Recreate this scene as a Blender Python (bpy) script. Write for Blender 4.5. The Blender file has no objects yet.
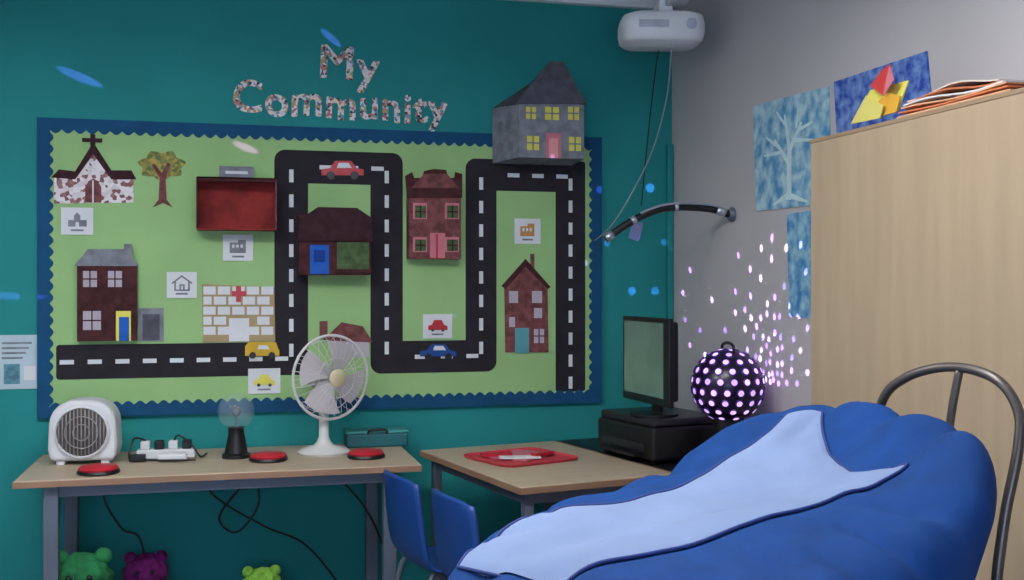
import bpy, bmesh, math, random
import numpy as np
from mathutils import Vector, Matrix, noise
random.seed(4)
S = bpy.context.scene
COL = S.collection
YW = 4.76      # back wall
XR = 2.013     # right wall
ZC = 2.74      # ceiling
# ---------------------------------------------------------------- materials
def lin(c):
    return tuple(((v/255)/12.92 if v/255 <= .04045 else ((v/255+.055)/1.055)**2.4) for v in c) + (1,)
MC = {}
def mat(name, rgb, rough=.6, var=.12, scale=8, metal=0, bump=0, emit=0, bscale=60, alpha=1, stretch=(1,1,1), rgb2=None, trans=0, sheen=0):
    if name in MC: return MC[name]
    m = bpy.data.materials.new(name); m.use_nodes = True
    nt = m.node_tree; b = nt.nodes['Principled BSDF']
    c = lin(rgb)
    tc = nt.nodes.new('ShaderNodeTexCoord'); mp = nt.nodes.new('ShaderNodeMapping'); mp.inputs['Scale'].default_value = stretch
    nt.links.new(tc.outputs['Object'], mp.inputs['Vector'])
    nz = nt.nodes.new('ShaderNodeTexNoise'); nz.inputs['Scale'].default_value = scale; nz.inputs['Detail'].default_value = 5
    nt.links.new(mp.outputs[0], nz.inputs['Vector'])
    cr = nt.nodes.new('ShaderNodeValToRGB')
    if rgb2: c2 = lin(rgb2); c1 = c
    else: c1 = tuple(v*(1-var) for v in c[:3])+(1,); c2 = tuple(min(1, v*(1+var)) for v in c[:3])+(1,)
    cr.color_ramp.elements[0].color = c1; cr.color_ramp.elements[1].color = c2
    cr.color_ramp.elements[0].position = .35; cr.color_ramp.elements[1].position = .65
    nt.links.new(nz.outputs['Fac'], cr.inputs[0]); nt.links.new(cr.outputs[0], b.inputs['Base Color'])
    b.inputs['Roughness'].default_value = rough; b.inputs['Metallic'].default_value = metal
    b.inputs['Alpha'].default_value = alpha; b.inputs['Transmission Weight'].default_value = trans
    b.inputs['Sheen Weight'].default_value = sheen
    if rough > .7: b.inputs['Specular IOR Level'].default_value = .25
    if emit:
        nt.links.new(cr.outputs[0], b.inputs['Emission Color']); b.inputs['Emission Strength'].default_value = emit
    if bump:
        n2 = nt.nodes.new('ShaderNodeTexNoise'); n2.inputs['Scale'].default_value = bscale; n2.inputs['Detail'].default_value = 4
        nt.links.new(mp.outputs[0], n2.inputs['Vector'])
        bp = nt.nodes.new('ShaderNodeBump'); bp.inputs['Strength'].default_value = bump; bp.inputs['Distance'].default_value = .01
        nt.links.new(n2.outputs['Fac'], bp.inputs['Height']); nt.links.new(bp.outputs[0], b.inputs['Normal'])
    MC[name] = m
    return m
def vor_mat(name, cols, scale):
    m = bpy.data.materials.new(name); m.use_nodes = True; nt = m.node_tree; b = nt.nodes['Principled BSDF']
    tc = nt.nodes.new('ShaderNodeTexCoord'); v = nt.nodes.new('ShaderNodeTexVoronoi'); v.inputs['Scale'].default_value = scale
    nt.links.new(tc.outputs['Object'], v.inputs['Vector'])
    sp = nt.nodes.new('ShaderNodeSeparateColor'); nt.links.new(v.outputs['Color'], sp.inputs[0])
    cr = nt.nodes.new('ShaderNodeValToRGB'); cr.color_ramp.interpolation = 'CONSTANT'
    for i, c in enumerate(cols):
        e = cr.color_ramp.elements[i] if i < 2 else cr.color_ramp.elements.new(i/len(cols))
        e.position = i/len(cols); e.color = lin(c)
    nt.links.new(sp.outputs[0], cr.inputs[0]); nt.links.new(cr.outputs[0], b.inputs['Base Color']); b.inputs['Roughness'].default_value = .7
    return m

TEAL = mat('teal_paint', (36,138,138), .75, .05, 2.5, bump=.05)
GREYW = mat('grey_wall_paint', (192,188,190), .85, .03, 2, bump=.12, bscale=25)
CEIL = mat('ceiling_paint', (235,238,242), .9, .02, 2)
FLOOR = mat('blue_grey_vinyl', (95,100,110), .6, .12, 12)
WHITE = mat('white_plastic', (212,214,218), .4, .03)
PAPER = mat('white_paper', (214,218,222), .8, .04)
BLACK = mat('black_plastic', (16,16,20), .4, .15)
ROAD = mat('road_black_paper', (42,39,46), .85, .15, 14)
BOARDG = mat('green_board_paper', (152,192,130), .85, .05, 4)
BORDER = mat('navy_border_roll', (18,76,116), .8, .1, 10)
WOOD = mat('beech_desk_laminate', (182,165,142), .45, .07, 5, stretch=(1,8,1))
EDGE = mat('desk_edge_wood', (146,114,90), .5, .1, 6)
GMET = mat('grey_blue_metal', (96,106,120), .45, .06, metal=.2)
CAB = mat('maple_cabinet_laminate', (170,150,124), .55, .05, 4, stretch=(5,5,.5))
CABE = mat('maple_cabinet_edge', (150,128,102), .5, .05)
BBLUE = mat('royal_blue_cordura', (10,58,120), .85, .14, 9, bump=.4, bscale=16)
BLIGHT = mat('pale_blue_fleece', (118,136,172), .95, .06, 6, bump=.25, bscale=14)
NAVY = mat('navy_piping', (24,50,112), .7, .1)
CHB = mat('blue_polypropylene', (20,66,138), .45, .06)
RED = mat('red_plastic', (180,30,46), .4, .05)
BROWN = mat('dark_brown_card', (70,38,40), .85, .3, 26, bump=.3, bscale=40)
RBROWN = mat('redbrown_card', (116,70,70), .85, .32, 32, bump=.3, bscale=50)
DKROOF = mat('roof_brown_card', (58,34,40), .85, .3, 26)
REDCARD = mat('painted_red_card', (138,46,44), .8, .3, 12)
GREY = mat('grey_card', (126,130,140), .85, .2, 22)
DGREY = mat('slate_card', (84,86,96), .85, .2, 22)
YEL = mat('yellow_card', (222,214,100), .8, .06)
PINK = mat('pink_card', (196,118,130), .8, .1)
BLUC = mat('blue_card', (34,92,180), .8, .1)
GREENW = mat('green_window_paint', (74,96,62), .8, .3, 30)
PALE = mat('pale_window_paper', (180,172,184), .8, .1)
# ---------------------------------------------------------------- helpers
def root(name, loc=(0,0,0), rz=0, local=True):
    e = bpy.data.objects.new(name, None); e.empty_display_size = .05
    e.location = loc; e.rotation_euler = (0,0,rz); COL.objects.link(e)
    e['w'] = 0 if local else 1
    return e
def attach(ob, par):
    if par is not None:
        ob.parent = par
        if par.get('w'): ob.matrix_parent_inverse = Matrix.Translation(par.location).inverted()
def mesh(name, vs, fs, m, par=None, smooth=False, bevel=0, mats=None, idx=None):
    me = bpy.data.meshes.new(name); me.from_pydata([tuple(v) for v in vs], [], fs); me.validate(); me.update()
    bm = bmesh.new(); bm.from_mesh(me)
    bmesh.ops.recalc_face_normals(bm, faces=bm.faces); bm.to_mesh(me); bm.free()
    if mats:
        for q in mats: me.materials.append(q)
        for p, i in zip(me.polygons, idx): p.material_index = i
    else: me.materials.append(m)
    for p in me.polygons: p.use_smooth = smooth
    ob = bpy.data.objects.new(name, me); COL.objects.link(ob); attach(ob, par)
    if bevel:
        b = ob.modifiers.new('b','BEVEL'); b.width = bevel; b.segments = 3; b.limit_method = 'ANGLE'
    return ob
def box(name, c, s, m, par=None, bevel=0, rot=None):
    vs = []
    for dx in (-.5,.5):
        for dy in (-.5,.5):
            for dz in (-.5,.5):
                v = Vector((dx*s[0], dy*s[1], dz*s[2]))
                if rot is not None: v = rot @ v
                vs.append(v+Vector(c))
    fs = [(0,1,3,2),(4,6,7,5),(0,4,5,1),(2,3,7,6),(0,2,6,4),(1,5,7,3)]
    return mesh(name, vs, fs, m, par, False, bevel)
def prism(name, pts, y, th, m, par=None, bevel=0):
    """flat cut-out parallel to the back wall: pts (x,z), back face at y, thickness th toward the room"""
    n = len(pts)
    vs = [(p[0], y, p[1]) for p in pts]+[(p[0], y-th, p[1]) for p in pts]
    fs = [tuple(range(n)), tuple(range(2*n-1, n-1, -1))]+[(i,(i+1)%n,n+(i+1)%n,n+i) for i in range(n)]
    return mesh(name, vs, fs, m, par, False, bevel)
def sm(pts, n=8, closed=False):
    P = [Vector(p) for p in pts]; out = []
    L = len(P); rng = range(L) if closed else range(L-1)
    for i in rng:
        if closed: a,b,c,d = P[(i-1)%L],P[i],P[(i+1)%L],P[(i+2)%L]
        else: a,b,c,d = P[max(i-1,0)],P[i],P[i+1],P[min(i+2,L-1)]
        for k in range(n):
            t = k/n
            out.append(.5*((2*b)+(c-a)*t+(2*a-5*b+4*c-d)*t*t+(3*b-a-3*c+d)*t**3))
    if not closed: out.append(P[-1])
    return out
def tubes(name, paths, r, m, par=None, seg=8, closed=False):
    vs, fs = [], []
    for path in paths:
        P = [Vector(p) for p in path]; n = len(P); base = len(vs); up = None
        for i, p in enumerate(P):
            if closed: tg = P[(i+1)%n]-P[(i-1)%n]
            else: tg = P[min(i+1,n-1)]-P[max(i-1,0)]
            tg.normalize()
            if up is None:
                up = Vector((0,0,1)) if abs(tg.z) < .9 else Vector((1,0,0))
            s = tg.cross(up).normalized(); up = s.cross(tg).normalized()
            for k in range(seg):
                a = 2*math.pi*k/seg
                vs.append(p+(s*math.cos(a)+up*math.sin(a))*r)
        for i in range(n if closed else n-1):
            for k in range(seg):
                j = (i+1)%n
                fs.append((base+i*seg+k, base+i*seg+(k+1)%seg, base+j*seg+(k+1)%seg, base+j*seg+k))
        if not closed:
            fs.append(tuple(base+k for k in range(seg))); fs.append(tuple(base+(n-1)*seg+k for k in reversed(range(seg))))
    return mesh(name, vs, fs, m, par, True)
def lathe(name, prof, c, m, par=None, seg=40, rot=None, smooth=True):
    vs, fs = [], []
    for (r, z) in prof:
        for k in range(seg):
            a = 2*math.pi*k/seg
            v = Vector((r*math.cos(a), r*math.sin(a), z))
            if rot is not None: v = rot @ v
            vs.append(v+Vector(c))
    n = len(prof)
    for i in range(n-1):
        for k in range(seg):
            fs.append((i*seg+k, i*seg+(k+1)%seg, (i+1)*seg+(k+1)%seg, (i+1)*seg+k))
    fs.append(tuple(range(seg))); fs.append(tuple(range((n-1)*seg, n*seg)))
    ob = mesh(name, vs, fs, m, par, smooth)
    if smooth:
        e = ob.modifiers.new('e','EDGE_SPLIT'); e.split_angle = math.radians(45)
    return ob
def ball(name, c, r, m, par=None, sc=(1,1,1), n=24, amp=0, fr=10):
    vs, fs = [], []
    for i in range(n+1):
        th = math.pi*i/n
        for k in range(2*n):
            ph = math.pi*k/n
            v = Vector((math.sin(th)*math.cos(ph), math.sin(th)*math.sin(ph), math.cos(th)))
            q = 1+(noise.noise(v*fr+Vector(c)*7)*amp if amp else 0)
            vs.append((c[0]+v.x*r*sc[0]*q, c[1]+v.y*r*sc[1]*q, c[2]+v.z*r*sc[2]*q))
    for i in range(n):
        for k in range(2*n):
            fs.append((i*2*n+k, i*2*n+(k+1)%(2*n), (i+1)*2*n+(k+1)%(2*n), (i+1)*2*n+k))
    ob = mesh(name, vs, fs, m, par, True)
    bm = bmesh.new(); bm.from_mesh(ob.data); bmesh.ops.remove_doubles(bm, verts=bm.verts, dist=1e-5); bm.to_mesh(ob.data); bm.free()
    return ob
# metric layout of the wall displays: tape grid units -> metres on a plane parallel to the back wall
def W(u, v, y=YW):
    d = (u-512)/1100; t = y/(.9675-.2529*d)
    return (t*(.2529+.9675*d), 1.4-t*(v-285)/1100)
def WP(l, y=YW): return [W(u, v, y) for u, v in l]
def R(u, v, x=XR):
    d = (u-512)/1100; t = x/(.2529+.9675*d)
    return (t*(.9675-.2529*d), 1.4-t*(v-285)/1100)
def rect(u0, v0, u1, v1, y=YW):
    a = W((u0+u1)/2, (v0+v1)/2, y); k = y/(.9675-.2529*((u0+u1)/2-512)/1100)/1100
    x0 = W(u0, 0, y)[0]; x1 = W(u1, 0, y)[0]; h = (v1-v0)*k/2
    return [(x0, a[1]-h), (x1, a[1]-h), (x1, a[1]+h), (x0, a[1]+h)]
def rrect(w, h, rr, n=6):
    o = []
    for cx_, cy_, a0 in ((w/2-rr,h/2-rr,0),(-w/2+rr,h/2-rr,90),(-w/2+rr,-h/2+rr,180),(w/2-rr,-h/2+rr,270)):
        for k in range(n+1):
            a = math.radians(a0+90*k/n); o.append((cx_+rr*math.cos(a), cy_+rr*math.sin(a)))
    return o
RX = Matrix.Rotation(math.radians(90),3,'X')
# ---------------------------------------------------------------- room
XL, YB = -2.4, -1.2
box('wall_back', ((XL+XR)/2, YW+.05, ZC/2), (XR-XL+.2, .1, ZC), TEAL)
box('wall_right', (XR+.05, (YB+YW)/2, ZC/2), (.1, YW-YB, ZC), GREYW)
box('wall_left', (XL-.05, (YB+YW)/2, ZC/2), (.1, YW-YB, ZC), GREYW)
box('wall_front', ((XL+XR)/2, YB-.05, ZC/2), (XR-XL+.2, .1, ZC), GREYW)
box('floor', ((XL+XR)/2, (YB+YW)/2, -.05), (XR-XL+.2, YW-YB+.2, .1), FLOOR)
box('ceiling', ((XL+XR)/2, (YB+YW)/2, ZC+.05), (XR-XL+.2, YW-YB+.2, .1), CEIL)
box('baseboard_back', ((XL+XR)/2, YW-.008, .05), (XR-XL, .016, .1), WHITE)
box('baseboard_right', (XR-.008, (YB+YW)/2, .05), (.016, YW-YB-.05, .1), WHITE)
box('trim_1', (XR-.018, YW-.016, 1.05), (.028, .028, 2.0), TEAL, bevel=.003)
box('trim_2', ((XL+XR)/2, YW-.02, 2.705), (XR-XL-.01, .04, .07), mat('trim_white_gloss',(240,242,246),.35,.02), bevel=.004)
# suspended ceiling lamps; uplight and top diffuser added to brighten ceiling and trim
PANEL = mat('led_panel', (255,250,245), .5, .01, emit=1.0)
def area(name, par, loc, rot, sx, sy, e, col):
    l = bpy.data.lights.new(name,'AREA'); l.shape = 'RECTANGLE'; l.size = sx; l.size_y = sy; l.energy = e; l.color = col
    o = bpy.data.objects.new(name, l); COL.objects.link(o); o.parent = par; o.location = loc; o.rotation_euler = rot
for i, (x, y, w) in enumerate([(-.9,2.7,29), (.5,2.1,31)]):
    r = root('ceiling_lamp', (x,y,ZC-.22), 0)
    box('lamp_frame', (0,0,-.02), (1.24,.34,.04), WHITE, r, .004)
    box('lamp_diffuser', (0,0,-.043), (1.18,.28,.006), PANEL, r); box('added_top_diffuser', (0,0,.003), (1.18,.28,.006), PANEL, r)
    for q in (-.5,.5): tubes('suspension_rod', [[(q,0,0),(q,0,.22)]], .006, GMET, r)
    area('lamp_light', r, (0,0,-.055), (0,0,0), 1.18, .28, w, (1,.985,.965))
    area('added_uplight', r, (0,0,.012), (math.pi,0,0), 1.18, .28, 13, (1,.985,.97))
# unseen window added behind the viewer as a front fill light
r = root('added_window', (-.3,YB,1.4), 0)
box('added_window_frame_top', (0,.02,.58), (2.1,.05,.06), WHITE, r); box('added_window_frame_bottom', (0,.02,-.58), (2.1,.05,.06), WHITE, r)
for q in (-1.02,0,1.02): box('added_window_mullion', (q,.02,0), (.06,.05,1.12), WHITE, r)
box('added_window_pane', (0,.008,0), (2.0,.01,1.1), mat('added_glow_pane',(200,220,250),.3,.02,emit=.8), r)
area('added_window_fill', r, (0,.05,0), (math.radians(90),0,math.pi), 2.0, 1.1, 46, (.94,.97,1))
wd = bpy.data.worlds.new('World'); S.world = wd; wd.use_nodes = True
wd.node_tree.nodes['Background'].inputs[0].default_value = (.6,.65,.75,1); wd.node_tree.nodes['Background'].inputs[1].default_value = .3
# ---------------------------------------------------------------- bulletin board
bx0, bx1, bz0, bz1 = -.725, 1.660, .866, 2.071
bd = root('bulletin_board', ((bx0+bx1)/2, YW, (bz0+bz1)/2), local=False)
box('board_backing', ((bx0+bx1)/2, YW-.011, (bz0+bz1)/2), (bx1-bx0, .018, bz1-bz0), BORDER, bd, .003)
YS = YW-.020
prism('board_paper', [(bx0+.03,bz0+.03),(bx1-.03,bz0+.03),(bx1-.03,bz1-.03),(bx0+.03,bz1-.03)], YS, .001, BOARDG, bd)
def scallop(name, a, b, inn, o):
    a, b, inn = Vector(a), Vector(b), Vector(inn); L = (b-a).length; n = int(L/.0065); vs, fs = [], []
    for i in range(n+1):
        s = i/n; p = a.lerp(b, s); w = .044+.017*abs(math.sin(s*L/.046*math.pi))
        q = p+inn*w
        vs += [(p.x,YS-.001,p.y),(q.x,YS-.001,q.y),(p.x,YS-.004-o,p.y),(q.x,YS-.004-o,q.y)]
    for i in range(n):
        k = 4*i; fs += [(k+2,k+3,k+7,k+6),(k+1,k+5,k+7,k+3)]
    mesh(name, vs, fs, BORDER, bd)
scallop('border_top',(bx0,bz1),(bx1,bz1),(0,-1),0); scallop('border_bottom',(bx0,bz0),(bx1,bz0),(0,1),0)
scallop('border_left',(bx0,bz0),(bx0,bz1),(1,0),.001); scallop('border_right',(bx1,bz0),(bx1,bz1),(-1,0),.001)
YP = YS-.0015
# road (part of the board display)
pth = [W(*p) for p in [(57,362),(291,359),(291,167),(386,168),(386,357),(480,357),(480,175),(569,176),(569,391)]]
pth = [list(p) for p in pth]
pth[1][1] = pth[0][1]; pth[2][0] = pth[1][0]; pth[3][1] = pth[2][1]; pth[4][0] = pth[3][0]; pth[5][1] = pth[4][1]; pth[6][0] = pth[5][0]; pth[7][1] = pth[6][1]; pth[8][0] = pth[7][0]
hw = .07
for i in range(len(pth)-1):
    a, b = Vector(pth[i]), Vector(pth[i+1]); c = (a+b)/2; d = b-a; L = d.length+2*hw
    if i in (0,len(pth)-2): L -= hw; c -= d.normalized()*hw/2*(-1 if i == 0 else 1)
    horiz = abs(d.x) > abs(d.y); ww, hh = (L,2*hw) if horiz else (2*hw,L)
    prism('road_strip_%d'%i, [(c.x+p[0],c.y+p[1]) for p in rrect(ww,hh,.045 if 0 < i < len(pth)-2 else .012,8)], YP, .0006+.00012*i, ROAD, bd)
vs, fs = [], []
for i in range(len(pth)-1):
    a, b = Vector(pth[i]), Vector(pth[i+1]); tg = (b-a).normalized(); n = Vector((-tg.y,tg.x)); L = (b-a).length
    s0 = .04 if i == 0 else .035; s1 = L-.04
    cnt = max(2, round((s1-s0)/.10)); 
    for q_ in range(cnt+1):
        p = a+tg*(s0+(s1-s0)*q_/cnt)
        if i % 2 == 0 and i > 0 and q_ in (0,) : continue
        k = len(vs)
        for s, w in ((-.027,-.009),(.027,-.009),(.027,.009),(-.027,.009)):
            q = p+tg*s+n*w; vs.append((q.x, YP-.002, q.y))
        fs.append((k,k+1,k+2,k+3))
mesh('road_dashes', vs, fs, PAPER, bd)
# label cards
def label(u0,v0,u1,v1,c,kind):
    x, z = W((u0+u1)/2,(v0+v1)/2)
    r = root('picture_card', (x,YP,z), local=False)
    prism('card', rect(u0,v0,u1,v1), YP-.003, .002, PAPER, r)
    w, h = u1-u0, v1-v0; y = YP-.005
    P = lambda l: WP([(u0+a*w, v0+b*h) for a, b in l])
    prism('caption', rect(u0+w*.3,v1-h*.2,u1-w*.3,v1-h*.13), y, .0006, GREY, r)
    if kind == 'car':
        prism('picture_car', P([(.18,.66),(.18,.48),(.3,.44),(.38,.24),(.64,.24),(.72,.44),(.84,.5),(.84,.66)]), y, .0008, c, r)
        for q in (.33,.68): prism('picture_wheel', P([(q+.06*math.cos(a*.785),.66+.07*math.sin(a*.785)) for a in range(8)]), y-.001, .0006, DGREY, r)
    elif kind == 'house':
        for a, b in (((.28,.7),(.28,.38)),((.28,.7),(.74,.7)),((.74,.7),(.74,.38)),((.2,.42),(.5,.16)),((.5,.16),(.82,.42)),((.45,.7),(.45,.5)),((.45,.5),(.57,.5)),((.57,.5),(.57,.7))):
            A, B = Vector(a), Vector(b); d = (B-A).normalized()*.03; n = Vector((-d.y,d.x))
            prism('picture_line', P([tuple(A-d-n),tuple(B+d-n),tuple(B+d+n),tuple(A-d+n)]), y, .0006, c, r)
    elif kind == 'church':
        prism('picture_church', P([(.22,.7),(.22,.46),(.4,.46),(.4,.3),(.5,.18),(.6,.3),(.6,.46),(.8,.46),(.8,.7)]), y, .0008, c, r)
        prism('picture_church_door', P([(.45,.7),(.45,.54),(.56,.54),(.56,.7)]), y-.001, .0005, PAPER, r)
    else:
        prism('picture_block', P([(.22,.7),(.22,.3),(.5,.3),(.5,.2),(.76,.2),(.76,.7)]), y, .0008, c, r)
        for q in (.3,.44,.58): prism('picture_window', P([(q,.5),(q,.38),(q+.08,.38),(q+.08,.5)]), y-.001, .0005, PAPER, r)
label(62,208,94,235,GREY,'church'); label(167,272,197,298,GREY,'house'); label(223,235,253,261,GREY,'block')
label(248,368,280,393,YEL,'car'); label(422,314,451,338,RED,'car'); label(513,219,539,244,mat('tan_picture',(190,140,90),.8),'block')
# --- church
BRW = vor_mat('church_brick_collage', [(222,218,222),(210,202,206),(130,84,88),(226,224,226),(218,212,216),(150,108,110)], 66)
x, z = W(94,175); r = root('paper_church', (x,YP,z), local=False)
prism('church_front', WP([(55,204),(55,176),(76,176),(93,152),(112,176),(134,178),(134,203)]), YP, .003, BRW, r)
prism('church_roof', WP([(52,178),(60,170),(76,172),(94,143),(112,171),(132,171),(137,180),(112,180),(94,155),(76,180)]), YP-.003, .002, DKROOF, r)
prism('cross_post', rect(91,135,96,152), YP, .004, DKROOF, r); prism('cross_bar', rect(83,139,103,143), YP-.004, .002, DKROOF, r)
prism('church_door', WP([(86,203),(86,188),(89,182),(94,179),(99,182),(102,188),(102,203)]), YP-.003, .002, RBROWN, r)
prism('door_frame', rect(93,181,94.5,203), YP-.005, .001, PAPER, r)
# --- tree
x, z = W(162,180); r = root('paper_tree', (x,YP,z), local=False)
LEAF = vor_mat('tree_leaf_collage', [(146,140,66),(178,152,66),(120,128,62),(92,110,58)], 75)
prism('tree_trunk', WP([(153,208),(159,200),(160,178),(152,166),(155,164),(162,174),(168,163),(171,165),(166,180),(167,200),(173,208),(163,203)]), YP-.003, .003, RBROWN, r)
pts = []
for k in range(28):
    a = k/28*2*math.pi; q = 1+.13*math.sin(a*7)
    pts.append((162+22*q*math.cos(a), 166-14*q*math.sin(a)))
prism('tree_crown', WP(pts), YP, .003, LEAF, r)
def win(par, u0,v0,u1,v1,y,m,bar=None):
    prism('pane', rect(u0,v0,u1,v1,y), y, .0015, m, par)
    if bar:
        k = (u0+u1)/2; prism('pane_bar', rect(k-.7,v0,k+.7,v1,y), y-.0015, .001, bar, par)
        k = (v0+v1)/2; prism('pane_bar_h', rect(u0,k-.7,u1,k+.7,y), y-.0015, .001, bar, par)
# dark house with garage (left)
x, z = W(107,300); r = root('cardboard_house', (x,YP,z), local=False); y1 = YP-.03
prism('house_body', rect(77,264,137,341,y1), YP, .03, BROWN, r)
prism('house_roof', WP([(74,266),(88,249),(126,249),(139,266)], y1), y1, .003, GREY, r)
prism('chimney', rect(124,244,132,262,y1), y1-.003, .002, GREY, r)
for a in ((83,271,97,287),(108,271,122,287),(83,311,101,330)): win(r,*a,y1,PALE,BROWN)
win(r,116,311,131,341,y1,YEL); win(r,119,317,129,341,y1-.0015,BLUC)
x, z = W(151,324); r = root('paper_garage', (x,YP,z), local=False)
prism('garage', rect(139,308,164,341), YP, .004, GREY, r); prism('garage_shutter', rect(143,314,160,340), YP-.004, .001, DGREY, r)
# hospital
x, z = W(238,314); r = root('paper_hospital', (x,YP,z), local=False)
prism('hospital_front', WP([(202,284),(274,287),(275,341),(203,342)]), YP-.002, .002, mat('tan_card',(168,148,112),.85,.1), r)
for j, v in enumerate((285.5,295.5,305.5,315.5,325.5)):
    for i in range(5):
        u = 203.5+i*14.4-(4 if j%2 else 0)
        if j >= 3 and 228 < u+6 < 250: continue
        u0, u1 = max(203.5,u), min(273,u+12.2)
        prism('white_brick', rect(u0,v+1,u1,v+9), YP-.004, .001, PAPER, r)
prism('hospital_entrance', rect(229,318,249,341), YP-.004, .0015, PAPER, r)
prism('red_cross_post', rect(236,286,241,302), YP-.005, .002, RED, r); prism('red_cross_bar', rect(232,291,246,296), YP-.007, .001, RED, r)
# red open box
x, z = W(237,203); r = root('red_cardboard_box', (x,YP,z), local=False)
dp = .11; yf = YP-dp; q = rect(197,178,276,229,yf); (xa,za),(xb,zb) = q[0], q[2]; th = .006
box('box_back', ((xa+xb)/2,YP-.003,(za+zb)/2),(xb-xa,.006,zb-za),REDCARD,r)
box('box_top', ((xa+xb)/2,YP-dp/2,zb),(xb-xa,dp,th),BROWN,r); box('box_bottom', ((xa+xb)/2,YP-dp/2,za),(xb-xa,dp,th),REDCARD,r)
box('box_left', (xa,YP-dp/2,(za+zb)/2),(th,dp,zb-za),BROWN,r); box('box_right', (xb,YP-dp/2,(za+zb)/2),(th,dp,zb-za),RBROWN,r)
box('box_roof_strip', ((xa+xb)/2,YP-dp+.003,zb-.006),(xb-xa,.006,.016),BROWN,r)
box('sign_on_top', ((xa+xb)/2,YP-.03,zb+.028),(.14,.004,.055),GREY,r)
box('sign_text', ((xa+xb)/2,YP-.0335,zb+.03),(.09,.002,.012),PAPER,r)
# brown 3d house (centre-left)
x, z = W(335,240); r = root('cardboard_shop', (x,YP,z), local=False); y1 = YP-.10
prism('shop_body', rect(299,216,371,275,y1), YP, .10, BROWN, r)
prism('shop_roof', WP([(297,241),(300,219),(318,207),(357,208),(372,218),(373,241)],y1-.01), y1, .012, DKROOF, r)
win(r,310,245,329,274,y1,BLUC); win(r,314,250,325,262,y1-.0015,mat('dkblue_card',(20,60,140),.8,.1)); win(r,337,241,369,270,y1,GREENW,None)
prism('ledge', rect(335,269,371,273,y1), y1, .008, BROWN, r); prism('lintel', rect(335,239,371,242,y1), y1, .006, BROWN, r)
# red-brown tall house
x, z = W(434,215); r = root('cardboard_townhouse', (x,YP,z), local=False); y1 = YP-.07
prism('townhouse_body', rect(409,190,461,259,y1), YP, .07, RBROWN, r)
prism('townhouse_parapet', WP([(407,198),(405,176),(412,172),(414,178),(422,178),(424,171),(434,169),(446,170),(448,178),(454,178),(455,172),(462,174),(462,198)],y1), y1, .005, BROWN, r)
prism('roof_slope', WP([(411,188),(424,174),(447,174),(459,188)],y1-.005), y1-.005, .004, RBROWN, r)
for a in ((413,203,427,219),(445,203,459,219),(413,237,427,252),(445,237,459,252)):
    win(r,*a,y1,PINK); win(r,a[0]+2,a[1]+2.5,a[2]-1,a[3]-1,y1-.0015,GREENW,DKROOF)
win(r,430,233,445,258,y1,PINK); win(r,436,234,438,258,y1-.0015,RED)
# grey mansion at top edge
y1 = YP-.19; x, z = W(545,110); r = root('cardboard_mansion', (x,YP,z), local=False)
fr = rect(519,103,584,158,y1); sd = W(491,130)[0]
(xa,za),(xb,zb) = fr[0], fr[2]; yb = YW-.03
vs = [(sd,yb,za-.01),(xa,y1,za),(xb,y1,za),(xb,yb,za-.01),(sd,yb,zb-.005),(xa,y1,zb),(xb,y1,zb),(xb,yb,zb)]
mesh('mansion_body', vs, [(0,1,5,4),(1,2,6,5),(2,3,7,6),(0,3,2,1),(4,5,6,7),(0,4,7,3)], GREY, r)
k = W(545,61,y1); e1_ = W(515,104,y1); e2_ = W(586,104,y1); p2 = W(563,62,y1)
mesh('mansion_roof', [(e1_[0],y1-.01,e1_[1]),(k[0]+.02,y1-.008,k[1]),(p2[0],y1-.008,p2[1]),(e2_[0],y1-.01,e2_[1]),
   (sd+.004,yb,zb),(k[0]-.01,yb,k[1]-.06),(p2[0],yb,p2[1]-.05),(e2_[0],yb,zb)],
   [(0,1,2,3),(4,7,6,5),(0,4,5,1),(1,5,6,2),(2,6,7,3),(0,3,7,4)], DGREY, r)
for a in ((526,107,536,119),(545,107,559,120),(568,107,579,120),(527,136,539,150),(569,137,581,151)): win(r,*a,y1,YEL,GREY)
win(r,546,133,561,158,y1,PINK); win(r,549,138,558,158,y1-.0015,mat('rose_card',(220,150,150),.8,.1))
for sy, zz in ((.3,.62),(.62,.62),(.35,.22),(.7,.22)):
    px = sd+(xa-sd)*sy; py = yb+(y1-yb)*sy; pz = za+(zb-za)*zz
    d = Vector((xa-sd,y1-yb,0)).normalized(); nn = Vector((-abs(d.y),-abs(d.x),0))
    c = Vector((px,py,pz))+nn*.002
    mesh('side_pane', [c-d*.017+Vector((0,0,-.02)),c+d*.017+Vector((0,0,-.02)),c+d*.017+Vector((0,0,.02)),c-d*.017+Vector((0,0,.02))], [(0,1,2,3)], mat('mid_grey_card',(112,116,126),.85,.1), r)
# right brown house
x, z = W(525,310); r = root('paper_cottage', (x,YP,z), local=False)
prism('cottage_body', WP([(504,352),(503,283),(524,262),(546,284),(547,352)]), YP, .004, RBROWN, r)
prism('cottage_roof', WP([(500,286),(524,259),(549,287),(546,289),(524,267),(504,289)]), YP-.004, .002, BROWN, r)
prism('cottage_chimney', rect(529,254,533,272), YP, .003, RBROWN, r)
for a in ((509,291,518,303),(532,291,542,303),(509,317,515,327),(534,308,542,318)): win(r,*a,YP-.004,PALE,None)
win(r,515,328,529,353,YP-.004,mat('teal_card',(90,156,166),.8,.1)); win(r,534,329,544,343,YP-.004,PALE,RBROWN)
# bungalow behind fan
x, z = W(345,340); r = root('paper_bungalow', (x,YP,z), local=False)
prism('bungalow_front', rect(330,336,368,357), YP-.002, .003, PALE, r)
prism('bungalow_roof', WP([(322,340),(341,322),(362,326),(372,342)]), YP-.005, .003, RBROWN, r)
prism('bungalow_chimney', rect(319,321,327,338), YP-.003, .003, RBROWN, r)
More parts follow.
